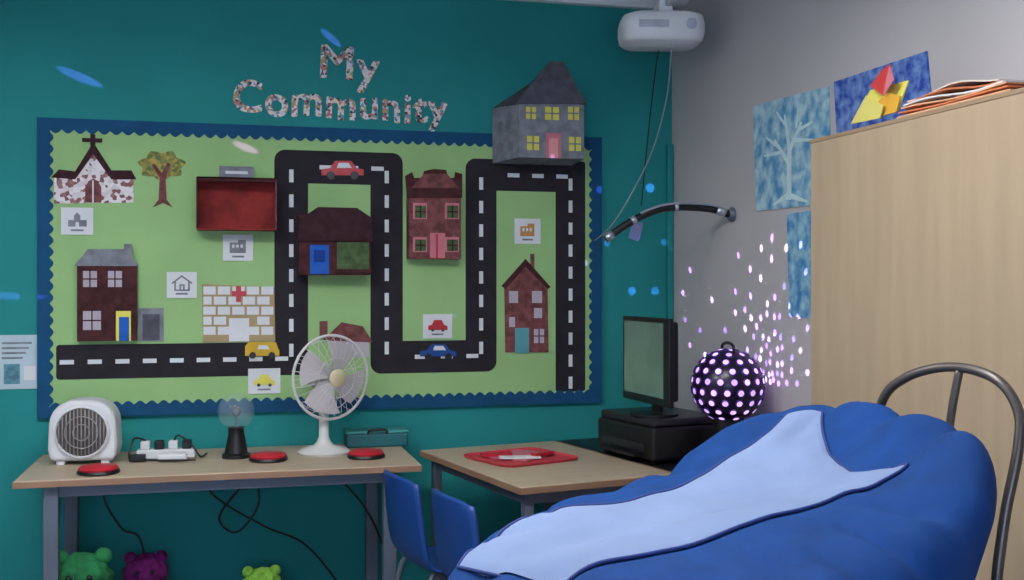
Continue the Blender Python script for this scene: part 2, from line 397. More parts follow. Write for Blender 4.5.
# toy cars on road
def car(u, v, w, m, bus=False):
    x, z = W(u,v); r = root('paper_car', (x,YP,z), local=False); h = w*.4
    P = [(-.5,.35),(-.5,.0),(-.3,-.08),(-.18,-.5),(.2,-.5),(.33,-.08),(.5,.02),(.5,.35)]
    if bus: P = [(-.5,.4),(-.5,-.3),(-.4,-.6),(.4,-.6),(.47,-.1),(.5,.0),(.5,.4)]
    prism('car_body', WP([(u+a*w, v+b*h) for a,b in P]), YP-.0035, .003, m, r)
    prism('car_glazing', WP([(u-.14*w,v-.08*h),(u-.1*w,v-.38*h),(u+.14*w,v-.38*h),(u+.22*w,v-.08*h)]), YP-.0065, .001, PAPER, r)
    for s in (-.28,.28):
        prism('car_wheel', WP([(u+s*w+.1*w*math.cos(a*math.pi/6), v+.36*h+.1*w*math.sin(a*math.pi/6)) for a in range(12)]), YP-.0065, .002, BLACK, r)
car(342,170,42,RED); car(262,350,34,mat('mustard_card',(206,170,60),.8,.1),True); car(437,351,36,mat('navy_card',(36,74,140),.8,.1))
# ---- title
SPK = vor_mat('mosaic_letters', [(232,224,224),(214,206,212),(196,120,120),(96,104,120),(232,214,196),(120,160,176),(212,214,218),(190,160,110),(228,222,226),(60,60,74)], 92)
def text(s, size, x, z, width, rot, name):
    c = bpy.data.curves.new(name,'FONT'); c.body = s; c.size = size; c.extrude = .0015; c.space_character = 1.08
    t = bpy.data.objects.new('tmp', c); COL.objects.link(t)
    bpy.context.view_layer.update()
    me0 = bpy.data.meshes.new_from_object(t.evaluated_get(bpy.context.evaluated_depsgraph_get()))
    bpy.data.objects.remove(t)
    V = [v.co.copy() for v in me0.vertices]; F = [tuple(p.vertices) for p in me0.polygons]
    xs = [v.x for v in V]; x0 = min(xs); k = width/(max(xs)-x0); vs, fs = [], []
    for i, (ox, oy) in enumerate(((0,0),(.0048,.001),(-.0048,-.001),(.001,.0048),(-.001,-.0048),(.0036,.0036),(-.0036,-.0036),(.0036,-.0036),(-.0036,.0036))):
        b = len(vs)
        for v in V:
            xx = (v.x-x0)*k; vs.append((xx+ox, v.y+oy+.007*math.sin(xx*24), v.z+.0003*i))
        fs += [tuple(b+q for q in f) for f in F]
    me = bpy.data.meshes.new(name); me.from_pydata(vs, [], fs); me.update(); me.materials.append(SPK)
    o = bpy.data.objects.new(name, me); COL.objects.link(o)
    o.rotation_euler = (Matrix.Rotation(-rot,3,'Y') @ Matrix.Rotation(math.pi/2,3,'X')).to_euler()
    o.location = (x, YW-.003, z)
a = W(321,77); b = W(378,77); text('My', .195, a[0], a[1], b[0]-a[0], math.radians(-2), 'title_lettering_my')
a = W(234,112); b = W(446,118); text('Community', .185, a[0], a[1], b[0]-a[0], math.radians(-1), 'title_lettering_community')
# wall notice
x, z = W(20,362); r = root('paper_notice', (x,YW,z), local=False)
prism('notice_paper', rect(-14,335,41,389), YW-.001, .002, mat('pale_blue_paper',(182,202,212),.8,.05), r)
for i in range(4): prism('notice_line', rect(2,342+i*5,32-i*3,344+i*5), YW-.003, .0006, GREY, r)
prism('notice_picture', rect(4,364,20,384), YW-.003, .0006, mat('notice_teal',(90,140,156),.8,.3,40), r); prism('notice_picture_2', rect(24,366,36,380), YW-.003, .0006, PAPER, r)
# ---------------------------------------------------------------- right wall paintings
ART = mat('cyan_ice_painting', (70,144,196), .7, .2, 18, rgb2=(186,220,226))
ART2 = mat('deep_blue_painting', (30,70,170), .7, .2, 32, rgb2=(126,160,218))
def rpaint(name, pts, m, tree=True):
    P = [R(u,v) for u,v in pts]; c = P[0]
    r = root(name, (XR, c[0], c[1]), local=False)
    vs = [(XR-.0015,a,b) for a,b in P]+[(XR-.005,a,b) for a,b in P]; n = len(P)
    mesh('painting_sheet', vs, [tuple(range(n)), tuple(range(2*n-1,n-1,-1))]+[(i,(i+1)%n,n+(i+1)%n,n+i) for i in range(n)], m, r)
    return r
r = rpaint('tree_painting', [(757,211),(754,106),(830,86),(832,203)], ART)
def twig(a, b, w0, w1):
    A, B = Vector(R(*a)), Vector(R(*b)); d = (B-A).normalized(); n = Vector((-d.y,d.x))
    k = [A-n*w0,A+n*w0,B+n*w1,B-n*w1]
    return [(XR-.0058,p.x,p.y) for p in k]
tw = [((790,200),(791,150),.02,.015),((791,165),(776,140),.012,.006),((791,150),(803,122),.012,.006),((791,150),(786,115),.012,.006),((780,147),(768,138),.008,.004),((800,130),(814,122),.008,.004),((787,125),(778,112),.008,.004),((795,140),(815,140),.009,.004),((798,128),(800,108),.008,.004),((784,152),(766,156),.008,.004),((790,195),(775,205),.012,.004),((790,195),(810,202),.012,.004)]
vs, fs = [], []
for i, t in enumerate(tw):
    k = len(vs); vs += [(p[0]-.0002*i,p[1],p[2]) for p in twig(*t)]; fs.append((k,k+1,k+2,k+3))
mesh('painted_tree', vs, fs, mat('pale_ice_paint',(204,230,234),.7,.08,20), r)
rpaint('blue_painting', [(838,138),(835,82),(928,51),(934,112)], ART2)
rpaint('blue_painting', [(790,316),(788,214),(842,206),(845,322)], mat('ocean_painting',(50,128,192),.7,.2,20,rgb2=(166,212,226)))
# ---------------------------------------------------------------- cabinet
cx = 1.70; cy1 = 2.967; cy0 = 1.10; ch = 1.835
r = root('wooden_cabinet', ((cx+XR)/2,(cy0+cy1)/2,0), local=False)
xb_ = XR-.02
box('carcass', ((cx+.02+xb_)/2,(cy0+cy1)/2,ch/2+.03), (xb_-cx-.02,cy1-cy0,ch-.06), CAB, r, .003)
box('top_panel', ((cx+xb_)/2,(cy0+cy1)/2,ch-.006), (xb_-cx+.004,cy1-cy0+.006,.012), CABE, r, .002)
box('door_left', (cx+.01,2.50,ch/2+.02), (.02,.926,ch-.06), CAB, r, .002)
box('door_right', (cx+.01,1.565,ch/2+.02), (.02,.926,ch-.06), CAB, r, .002)
box('plinth', ((cx+.05+xb_)/2,(cy0+cy1)/2,.03), (xb_-cx-.06,cy1-cy0-.02,.06), CABE, r)
tubes('handle', [sm([(cx-.002,1.95,1.0),(cx-.03,1.95,1.0),(cx-.03,1.95,.88),(cx-.002,1.95,.88)],4)], .005, GMET, r)
# folded paper craft on cabinet
CT = ch+.002
def leaf(name, pts, x0, x1, m, par, th=.004):
    """folded sheet: outline at depth x0; leans so its top is at x1"""
    P = [R(u,v,x0) for u,v in pts]; zs = [p[1] for p in P]; z0, z1 = min(zs), max(zs)
    F = [(x0+(x1-x0)*((z-z0)/(z1-z0)), y, max(z,CT)) for y, z in P]; n = len(F)
    vs = F+[(a+th,b,c) for a,b,c in F]
    mesh(name, vs, [tuple(range(n)), tuple(range(2*n-1,n-1,-1))]+[(i,(i+1)%n,n+(i+1)%n,n+i) for i in range(n)], m, par)
r = root('folded_paper_craft', (1.77,2.66,ch), local=False)
leaf('yellow_fold', [(851,124),(864,90),(902,80),(897,112)], 1.76, 1.78, YEL, r)
leaf('yellow_flap', [(851,124),(872,96),(886,106),(880,118)], 1.74, 1.72, mat('pale_yellow_card',(230,220,120),.7,.06), r)
leaf('amber_fold', [(864,121),(884,92),(899,96),(896,112)], 1.745, 1.75, mat('amber_card',(216,164,56),.7,.1), r)
leaf('red_fold', [(867,86),(876,70),(883,64),(889,78),(884,96)], 1.75, 1.77, mat('red_fold_card',(200,60,56),.6,.15), r)
leaf('pink_fold', [(883,96),(884,66),(891,80)], 1.735, 1.75, PINK, r)
r = root('paper_stack', (1.80,2.34,ch), 0)
cols = [mat('peach_card',(210,160,124),.7,.08), mat('orange_card',(200,116,74),.7,.08), mat('peach_card',(0,0,0)), PAPER, mat('orange_card',(0,0,0)), mat('cream_card',(216,208,196),.7,.05)]
for i in range(6):
    vs, fs = [], []
    for a in range(9):
        for b in range(2):
            yy = -.23+a*(.054-.002*i)+.014*i; vs.append((-.09+b*.20+.005*i, yy, .003+i*.009+.010*math.sin(a*.8+i)*(i/5)+.006*(a/8)*(i/5)))
    n = len(vs); vs += [(p[0],p[1],p[2]+.004) for p in vs]
    for a in range(8):
        k = 2*a; fs += [(k,k+1,k+3,k+2),(n+k,n+k+2,n+k+3,n+k+1),(k,k+2,n+k+2,n+k),(k+1,n+k+1,n+k+3,k+3)]
    fs += [(0,n,n+1,1),(16,17,n+17,n+16)]
    mesh('sheet_%d'%i, vs, fs, cols[i], r)
# ---------------------------------------------------------------- desk left
def table(name, loc, rz, x0, x1, y0, y1, top, m=WOOD, leg=.035, inset=.05, thick=.026, ix=None):
    r = root(name, loc, rz); ix = ix or inset
    box('table_top', ((x0+x1)/2,(y0+y1)/2,top-thick/2), (x1-x0,y1-y0,thick), m, r, .003)
    box('edge_front', ((x0+x1)/2,y0-.002,top-thick/2-.001), (x1-x0,.006,thick-.004), EDGE, r, .001)
    box('edge_left', (x0-.002,(y0+y1)/2,top-thick/2-.001), (.006,y1-y0,thick-.004), EDGE, r, .001)
    zl = top-thick
    for i, (a, b) in enumerate(((x0+ix,y0+inset),(x1-ix,y0+inset),(x0+ix,y1-inset),(x1-ix,y1-inset))):
        box('leg_%d'%(i+1), (a,b,zl/2), (leg,leg,zl), GMET, r, .004)
    box('rail_front', ((x0+x1)/2,y0+inset,zl-.022), (x1-x0-2*ix,.025,.04), GMET, r, .002)
    box('rail_back', ((x0+x1)/2,y1-inset,zl-.022), (x1-x0-2*ix,.025,.04), GMET, r, .002)
    box('rail_left', (x0+ix,(y0+y1)/2,zl-.022), (.025,y1-y0-2*inset,.04), GMET, r, .002)
    box('rail_right', (x1-ix,(y0+y1)/2,zl-.022), (.025,y1-y0-2*inset,.04), GMET, r, .002)
    return r
deskr = table('desk', (0,4.42,0), 0, -.705, .722, -.305, .325, .72, leg=.05, ix=.115)
T2R = math.atan2(.194,.981)
table('classroom_table', (.783,4.48,0), T2R, 0, .62, -.93, 0, .72, leg=.035)
dk = table('computer_desk', (.783,4.48,0), T2R, .64, 1.02, -.93, 0, .72, m=BLACK)
def loc2(s, d, z):   # position on rotated desks
    return (.783+.981*s+.194*d, 4.48+.194*s-.981*d, z)
# red tray
r = root('red_tray', loc2(.27,.38,.72), T2R+.15)
def tray(par, w, h, m, ht=.022):
    rings = [(1,ht),(.98,ht),(.94,.005),(.94,.0),(.96,0),(1.0,ht-.003)]
    base = rrect(w,h,min(w,h)*.16); n = len(base); vs = []; fs = []
    for s, z in rings: vs += [(x*s,y*s,z) for x,y in base]
    for i, j in ((0,1),(1,2),(4,5),(5,0)):
        for q in range(n): fs.append((i*n+q,i*n+(q+1)%n,j*n+(q+1)%n,j*n+q))
    fs.append(tuple(2*n+q for q in range(n))); fs.append(tuple(4*n+q for q in range(n)))
    for q in range(n): fs.append((2*n+q,2*n+(q+1)%n,4*n+(q+1)%n,4*n+q))
    return mesh('tray_shell', vs, fs, m, par)
tray(r, .36, .34, mat('tray_red',(192,56,70),.55,.06), .012)
box('paper_slip', (.02,.02,.009), (.22,.18,.004), PINK, r, rot=Matrix.Rotation(.4,3,'Z')); box('paper_slip_2', (-.03,-.04,.014), (.16,.06,.004), PAPER, r, rot=Matrix.Rotation(-.5,3,'Z'))
box('red_block', (.07,-.05,.02), (.1,.03,.010), RED, r, rot=Matrix.Rotation(.2,3,'Z')); box('red_block_2', (-.08,.05,.018), (.12,.03,.012), RED, r, rot=Matrix.Rotation(-.3,3,'Z'))
# small red dishes on desk
for (x, y) in ((-.44,4.22),(.165,4.36),(.54,4.34)):
    r = root('red_switch', (x,y,.72), .1)
    lathe('switch_base', [(.07,0),(.075,.006),(.072,.014)], (0,0,0), BLACK, r, 30)
    lathe('switch_top', [(.068,.014),(.07,.02),(.062,.028),(.03,.032),(.001,.033)], (0,0,0), RED, r, 30)
# heater
r = root('fan_heater', (-.515,4.50,.72), math.radians(-4))
out = []
for k in range(41):
    a = math.pi*k/40; out.append((.122*math.copysign(abs(math.cos(a))**.75,math.cos(a)), .13+.115*math.sin(a)**.8))
out = [(.115,.015),(.125,.06)]+out+[(-.125,.06),(-.115,.015)]
prism('heater_body', [(a,b) for a,b in out], .075, .15, WHITE, r, .018)
lathe('grille_recess', [(.094,0),(.094,.004),(.088,.006),(.0,.006)], (0,-.074,.125), mat('heater_dark',(84,80,80),.6,.1), r, 40, RX)
lathe('grille_ring', [(.09,0),(.1,0),(.1,.012),(.094,.016),(.09,.012),(.09,0)], (0,-.074,.125), WHITE, r, 40, RX)
tubes('grille_bars', [[(x*.0135,-.086,.125-math.sqrt(.0081-(x*.0135)**2)),(x*.0135,-.086,.125+math.sqrt(.0081-(x*.0135)**2))] for x in range(-6,7)], .0026, mat('grille_grey',(146,142,142),.5), r, 6)
tubes('grille_circles', [[(q*math.cos(a*math.pi/16),-.088,.125+q*math.sin(a*math.pi/16)) for a in range(32)] for q in (.03,.06)], .0022, MC['grille_grey'], r, 6, True)
box('foot_1', (-.08,0,.008), (.03,.12,.016), WHITE, r, .003); box('foot_2', (.08,0,.008), (.03,.12,.016), WHITE, r, .003)
# power strip and adaptors
r = root('power_strip', (-.22,4.52,.722), -.05)
box('strip_body', (0,0,.018), (.22,.055,.036), WHITE, r, .006)
for i in range(4):
    box('plug_%d'%i, (-.078+i*.052,0,.052), (.036,.045,.034), WHITE if i in (0,2) else BLACK, r, .006)
box('adaptor', (.03,-.09,.016), (.11,.04,.03), WHITE, r, .008)
box('adaptor_black', (-.10,-.07,.014), (.06,.04,.026), BLACK, r, .005)
tubes('strip_cables', [sm([(-.078,0,.07),(-.12,-.02,.08),(-.13,-.06,.008),(-.06,-.10,.008),(.05,-.125,.008),(.12,-.13,.008)]), sm([(.03,0,.07),(.05,-.03,.09),(.10,-.03,.05),(.13,-.04,.008),(.15,.03,.008)])], .004, BLACK, r, 6)
# plasma globe
r = root('plasma_globe', (.045,4.47,.72), 0)
lathe('globe_base', [(.055,0),(.055,.015),(.045,.02),(.032,.09),(.03,.115),(.034,.12)], (0,0,0), BLACK, r)
GL = mat('clear_globe_glass', (180,205,210), .05, .01, alpha=.14)
ball('globe_glass', (0,0,.182), .072, GL, r)
lathe('globe_electrode', [(.006,.115),(.005,.16),(.018,.17),(.02,.185),(.014,.198),(.001,.203)], (0,0,0), GMET, r, 20)
# desk fan
FANW = mat('fan_ivory', (206,206,204), .45, .03)
r = root('desk_fan', (.405,4.47,.72), math.radians(24))
lathe('fan_base', [(.10,0),(.105,.01),(.09,.022),(.04,.035),(.028,.05),(.02,.07),(.018,.20),(.024,.205),(.024,.23)], (-.01,.02,0), FANW, r)
zc = .31
lathe('fan_motor', [(.001,-.13),(.035,-.125),(.052,-.09),(.055,-.03),(.04,-.02)], (0,0,zc), FANW, r, 30, RX)
ring = lambda q, y: [(q*math.cos(a*math.pi/24), y, zc+q*math.sin(a*math.pi/24)) for a in range(48)]
tubes('fan_cage_rim', [ring(.168,-.02)], .006, FANW, r, 8, True)
tubes('fan_cage_rings', [ring(.08,-.068),ring(.145,.03)], .0018, FANW, r, 5, True)
wires = []
for k in range(32):
    a = k*math.pi/16; f = lambda q, y: (q*math.cos(a), y, zc+q*math.sin(a))
    wires.append(sm([f(.03,-.072),f(.08,-.068),f(.125,-.06),f(.155,-.045),f(.168,-.02)],3))
    if k%2: wires.append(sm([f(.168,-.02),f(.16,.01),f(.145,.03),f(.09,.045),f(.045,.05)],3))
tubes('fan_cage_wires', wires, .0012, FANW, r, 4)
lathe('fan_badge', [(.034,.068),(.036,.074),(.03,.08),(.001,.081)], (0,0,zc), mat('fan_badge_cream',(206,196,160),.4), r, 30, RX)
vs, fs = [], []
for b in range(4):
    for i in range(9):
        for j in range(7):
            q = .025+.122*i/8; a = b*math.pi/2+.3+(.05+1.2*(j/6))*(1-.1*(i/8))+.35*i/8
            vs.append((q*math.cos(a), -.025-.03*(j/6)+.015, zc+q*math.sin(a)))
    o = b*63
    for i in range(8):
        for j in range(6): fs.append((o+i*7+j,o+i*7+j+1,o+(i+1)*7+j+1,o+(i+1)*7+j))
mesh('fan_blades', vs, fs, mat('fan_blade_grey',(194,188,192),.4,.02), r, True)
# small teal case at wall
r = root('teal_storage_case', (.62,4.655,.72), 0)
box('case_body', (0,0,.03), (.26,.12,.06), mat('teal_case',(24,96,104),.5), r, .01); box('case_lid', (0,0,.064), (.265,.125,.012), mat('teal_case_lid',(60,146,146),.5), r, .004)
tubes('case_handle', [sm([(-.04,-.06,.06),(-.03,-.075,.075),(.03,-.075,.075),(.04,-.06,.06)])], .005, BLACK, r)
# cables under desk (part of the desk)
off = Vector((0,-4.42,0)); cab = lambda l: [p+off for p in sm(l)]
tubes('desk_cables', [cab([(-.10,4.70,.69),(-.05,4.65,.55),(.15,4.6,.42),(.33,4.62,.32),(.5,4.6,.1),(.55,4.6,.01)]),
  cab([(.42,4.72,.69),(.46,4.68,.6),(.58,4.65,.45),(.66,4.66,.25),(.66,4.66,.01)]), cab([(-.45,4.7,.69),(-.47,4.7,.55),(-.40,4.68,.42),(-.33,4.66,.38),(-.30,4.66,.2),(-.32,4.66,.01)]),
  cab([(.1,4.72,.69),(.14,4.7,.5),(.05,4.68,.38),(-.02,4.68,.45),(.1,4.7,.60)])], .0045, BLACK, deskr, 6)
# soft toys below desk
GRN = mat('green_plush',(34,104,62),.95,.5,14,bump=.5); PUR = mat('purple_plush',(110,30,100),.95,.3,30,bump=.5); LIM = mat('lime_plush',(110,160,60),.95,.3,24,bump=.5)
def plush(name, x, y, m, h):
    r = root(name, (x,y,0), 0)
    ball('plush_body', (0,0,h*.36), h*.36, m, r, (1,.8,1), amp=.25, fr=3); ball('plush_head', (0,-.02,h*.79), h*.22, m, r, (1.1,.9,.95), amp=.2, fr=3)
    for s in (-1,1):
        ball('plush_ear_%d'%(s+1), (s*h*.17,-.02,h*.96), h*.075, m, r, n=10); ball('plush_arm_%d'%(s+1), (s*h*.34,-.05,h*.5), h*.12, m, r, (1.3,.9,.8), n=12); ball('plush_foot_%d'%(s+1), (s*h*.22,-h*.25,h*.1), h*.1, m, r, (1,1.4,1), n=12)
        ball('plush_eye_%d'%(s+1), (s*h*.08,-.02-h*.19,h*.83), h*.025, BLACK, r, n=8)
plush('green_plush_toy', -.50, 4.27, GRN, .43); plush('purple_plush_toy', -.30, 4.58, PUR, .34); plush('lime_plush_toy', .14, 4.4, LIM, .30)
# ---------------------------------------------------------------- blue chairs
def bchair(x, y):
    r = root('blue_plastic_chair', (x,y,0), T2R)   # local +x = facing table, y = width
    prof = sm([(-.045,0,.745),(-.03,0,.66),(-.005,0,.52),(.02,0,.45),(.07,0,.415),(.2,0,.41),(.31,0,.418),(.34,0,.40)],4)
    n = len(prof); M = 12; vs, fs = [], []
    for i, p in enumerate(prof):
        hwid = .172+.012*math.sin(i/n*math.pi)
        if i < 3: hwid *= (.90,.96,.99)[i]
        for j in range(M+1):
            s = 2*j/M-1; back = max(0,1-i/(n*.55))
            vs.append((p.x+.035*s*s*back, s*hwid, p.z+.015*s*s*(1-back)-(.012*s**4 if i == 0 else 0)))
    for i in range(n-1):
        for j in range(M): fs.append((i*(M+1)+j,i*(M+1)+j+1,(i+1)*(M+1)+j+1,(i+1)*(M+1)+j))
    o = mesh('seat_shell', vs, fs, CHB, r, True); q = o.modifiers.new('s','SOLIDIFY'); q.thickness = .01
    L = []
    for s in (-1,1):
        L.append(sm([(-.02,s*.15,.0),(.05,s*.14,.39),(.12,s*.12,.395),(.22,s*.12,.395),(.27,s*.14,.39),(.33,s*.155,.0)],5))
    tubes('chair_legs', L, .011, GMET, r)
bchair(.60,3.81); bchair(.70,3.40)
# ---------------------------------------------------------------- equipment
r = root('black_printer', loc2(.83,.54,.72), T2R)
box('printer_body', (-.01,0,.075), (.35,.42,.13), BLACK, r, .015); box('printer_lid', (-.01,0,.155), (.33,.40,.03), mat('dark_grey_plastic',(34,34,40),.35), r, .01)
box('printer_slot', (-.187,0,.06), (.006,.3,.03), mat('dark_grey_plastic',(34,34,40),.35), r); box('printer_tray', (-.2,0,.03), (.05,.26,.012), BLACK, r, .003)
for i in range(4): box('foot_%d'%i, (-.15+.28*(i%2), -.17+.34*(i//2), .005), (.03,.03,.01), BLACK, r)
r = root('computer_monitor', (1.60,4.03,.891), math.radians(3))
SCR = mat('lcd_screen', (80,104,94), .2, .2, 3, emit=.4)
box('monitor_back', (.022,0,.22), (.035,.40,.30), BLACK, r, .01); box('monitor_bezel', (0,0,.216), (.022,.43,.335), BLACK, r, .006); box('screen', (-.012,.012,.222), (.003,.36,.285), SCR, r)
box('monitor_neck', (.045,0,.09), (.025,.06,.17), BLACK, r, .006); lathe('monitor_foot', [(.095,0),(.095,.008),(.03,.016)], (.03,0,.0), BLACK, r)
# disco ball lamp
BC = Vector((1.838,3.81,1.022)); BR = .135
r = root('disco_ball_light', BC, 0)
ball('ball_shell', (0,0,0), BR, mat('disco_shell',(26,14,44),.3,.1), r, n=32)
lathe('ball_stand', [(.10,-.302),(.10,-.285),(.07,-.275),(.05,-.20),(.06,-.12),(.09,-.105)], (0,0,0), BLACK, r)
tubes('ball_handle', [sm([(0,-.05,.12),(0,-.045,.15),(0,0,.16),(0,.045,.15),(0,.05,.12)])], .006, BLACK, r)
LENS = mat('disco_lens', (200,160,255), .3, .3, 12, emit=1.5); LR = mat('disco_lens_ring',(70,34,130),.3,.1)
vs, fs, v2, f2 = [], [], [], []
rows = [(-60,8),(-42,12),(-25,15),(-8,17),(9,17),(26,15),(43,12),(60,8),(77,4)]
for ri, (el, n) in enumerate(rows):
    for k in range(n):
        az = 2*math.pi*(k+.5*(ri%2))/n; e = math.radians(el)
        d = Vector((math.cos(e)*math.cos(az), math.cos(e)*math.sin(az), math.sin(e))); u = d.orthogonal().normalized(); w = d.cross(u)
        b = len(vs); c = len(v2)
        for q in range(12):
            a = q*math.pi/6; dd = u*math.cos(a)+w*math.sin(a)
            vs.append(d*(BR+.003)+dd*.0112); v2.append(d*(BR-.004)+dd*.017); v2.append(d*(BR+.004)+dd*.0150); v2.append(d*(BR+.001)+dd*.0110)
        fs.append(tuple(range(b,b+12)))
        for q in range(12):
            z_ = (q+1)%12; f2 += [(c+3*q,c+3*z_,c+3*z_+1,c+3*q+1),(c+3*q+1,c+3*z_+1,c+3*z_+2,c+3*q+2)]
mesh('lenses', vs, fs, LENS, r); mesh('lens_rings', v2, f2, LR, r, True)
# the lamp's beams: elliptical spots; width in metres at the target
def beam(o, tgt, dia, E, col, nrm, sq=1.0):
    o, tgt, nrm = Vector(o), Vector(tgt), Vector(nrm); d = tgt-o; L = d.length; d.normalize()
    cs = max(.2, abs(d.dot(nrm)))
    l = bpy.data.lights.new('beam','SPOT'); l.energy = E*39.5*L*L/cs; l.spot_size = max(math.radians(1), 2*math.atan(dia/2/L)); l.spot_blend = .6; l.shadow_soft_size = .001; l.color = col
    ob = bpy.data.objects.new('beam', l); COL.objects.link(ob)
    zz = -d; yy = (nrm-zz*nrm.dot(zz)).normalized(); xx = yy.cross(zz)
    M_ = Matrix((xx,yy,zz)).transposed()
    ob.rotation_euler = M_.to_euler(); ob.location = o-BC; ob.parent = r; ob.scale = (sq if sq < 1 else 1, cs**.8 if sq == 1 else 1, 1)
VI = [(.45,.22,1),(.6,.3,1),(.75,.4,1),(.4,.3,1),(.95,.7,1)]
for el, st in ((4,12),(14,12),(25,13),(36,13),(46,14),(55,17),(63,20),(70,26)):
    az = -60+random.uniform(0,6)
    while az < 62:
        a = math.radians(az+random.uniform(-3,3)); e = math.radians(el+random.uniform(-3,3)); az += st
        d = Vector((math.cos(e)*math.cos(a), math.cos(e)*math.sin(a), math.sin(e)))
        T = BC+d*((XR-BC.x)/d.x)
        if T.z > 1.6: continue
        beam(BC+d*(BR+.008), T, .028, random.uniform(1.6,5.0), random.choice(VI), (-1,0,0))
O2 = BC+Vector((0,0,.26))  # unseen light point floating above the ball, raised to clear the monitor
for (u,v,dia,e,sq) in [(80,77,.075,1.5,.55),(331,38,.06,1.3,.55),(236,144,.06,1.3,.6),(8,296,.06,1.1,.6)]:
    x, z = W(u,v); beam(O2, (x,YW,z), dia, e, (.75,.2,1), (0,-1,0), sq)
for (u,v,dia,e) in [(597,187,.04,2.2),(650,188,.05,2.4),(583,262,.03,1.8),(632,291,.045,2.2),(655,291,.045,1.8),(664,242,.035,1.4),(607,243,.035,1.5),(508,118,.045,.8),(448,316,.03,.8),(620,228,.025,1.4)]:
    x, z = W(u,v); beam(O2, (x,YW,z), dia, e, (.34,.3,1), (0,-1,0))
for (u,v) in [(683,293),(772,238),(700,330),(712,300),(690,345),(745,310),(725,330),(735,350),(722,372),(690,270),(705,355),(685,320)]:
    y, z = R(u,v); T = Vector((XR,y,z)); o = BC+(T-BC).normalized()*(BR+.008)
    beam(o, T, .03, random.uniform(1.6,3.0), random.choice(VI), (-1,0,0))
# ---------------------------------------------------------------- projector
r = root('ceiling_projector', (1.735,4.22,2.445), math.radians(-12))
prj = rrect(.34,.26,.08); n = len(prj); vs, fs = [], []
for s, z in ((.86,-.062),(.96,-.05),(1,-.02),(1,.02),(.95,.048),(.8,.058)): vs += [(x*s,y*s,z) for x,y in prj]
for i in range(5):
    for q in range(n): fs.append((i*n+q,i*n+(q+1)%n,(i+1)*n+(q+1)%n,(i+1)*n+q))
fs += [tuple(range(n)), tuple(range(5*n,6*n))]
PW = mat('projector_white',(240,241,244),.4,.02)
mesh('projector_body', vs, fs, PW, r, True)
box('projector_vent', (-.05,-.131,-.0), (.12,.006,.03), mat('vent_grey',(196,200,212),.5), r, .002)
lathe('projector_lens', [(.02,0),(.022,.008),(.018,.011),(.001,.01)], (.10,-.127,0), mat('vent_grey',(0,0,0)), r, 24, RX)
box('mount_post', (.02,.02,.165), (.06,.06,.24), PW, r, .006); box('ceiling_plate', (.02,.02,.288), (.2,.2,.012), PW, r, .002)
box('support_arm', (.06,.13,.13), (.09,.52,.06), PW, r, .006)
r = root('hanging_cable', (1.75,4.3,2.3), local=False)
tubes('white_cord', [sm([(1.80,4.26,2.40),(1.805,4.32,2.2),(1.79,4.45,1.98),(1.72,4.55,1.78),(1.66,4.62,1.66),(1.62,4.72,1.60)])], .003, mat('cord_grey',(150,160,170),.5), r, 6)
tubes('dark_cord', [sm([(1.76,4.30,2.40),(1.77,4.4,2.2),(1.78,4.5,1.95),(1.78,4.55,1.75)])], .0025, BLACK, r, 6)
# swing arm on right wall
r = root('flexible_lamp_arm', (2.0,4.12,1.68), local=False)
pa = sm([(XR-.02,4.12,1.688),(1.93,4.13,1.708),(1.846,4.14,1.716),(1.76,4.14,1.715),(1.678,4.14,1.700),(1.58,4.15,1.655),(1.475,4.16,1.585)],6)
CHR = mat('chrome',(190,195,205),.3,metal=.8)
tubes('arm_tube', [pa], .0155, BLACK, r, 12); tubes('arm_collar', [pa[2:6]], .018, CHR, r, 12); tubes('arm_tip', [pa[-3:]], .019, CHR, r, 12)
tubes('arm_sleeve', [pa[17:19],pa[29:31]], .0178, CHR, r, 12)
tubes('arm_rod', [[p+Vector((0,-.012,.014)) for p in pa[5:29]]], .005, CHR, r, 8)
lathe('mounting_plate', [(.03,0),(.03,.010),(.02,.02)], (XR-.003,4.12,1.688), GMET, r, 24, Matrix.Rotation(math.radians(-90),3,'Y'))
box('hanging_tag', (1.60,4.15,1.618), (.045,.002,.075), mat('lilac_tag',(110,116,160),.7), r, rot=Matrix.Rotation(.3,3,'Y'))
# ---------------------------------------------------------------- metal hoop chair
TUB = mat('bronze_grey_tube', (92,86,84), .35, .08, metal=.5)
r = root('metal_chair', (1.5,1.9,0), local=False)
hoop = sm([(1.345,2.12,0),(1.335,2.11,.5),(1.335,2.095,.95),(1.345,2.06,1.14),(1.365,2.00,1.207),(1.404,1.907,1.236),(1.423,1.80,1.222),(1.431,1.745,1.167),(1.417,1.728,1.095),(1.385,1.725,.966),(1.36,1.72,.80),(1.355,1.72,.5),(1.35,1.72,0)],8)
tubes('hoop_back', [hoop], .0100, TUB, r, 10)
tubes('back_spindle', [sm([(1.41,1.885,1.235),(1.395,1.90,1.10),(1.375,1.92,.8),(1.37,1.92,.47)],5)], .0085, TUB, r, 10)
box('seat', (1.515,1.92,.47), (.31,.38,.03), TUB, r, .012)
tubes('front_legs', [[(1.65,1.76,.46),(1.665,1.745,0)],[(1.65,2.08,.46),(1.665,2.095,0)]], .0115, TUB, r, 10)
tubes('stretchers', [[(1.35,2.11,.2),(1.66,2.09,.2)],[(1.355,1.72,.2),(1.66,1.75,.2)]], .008, TUB, r, 8)
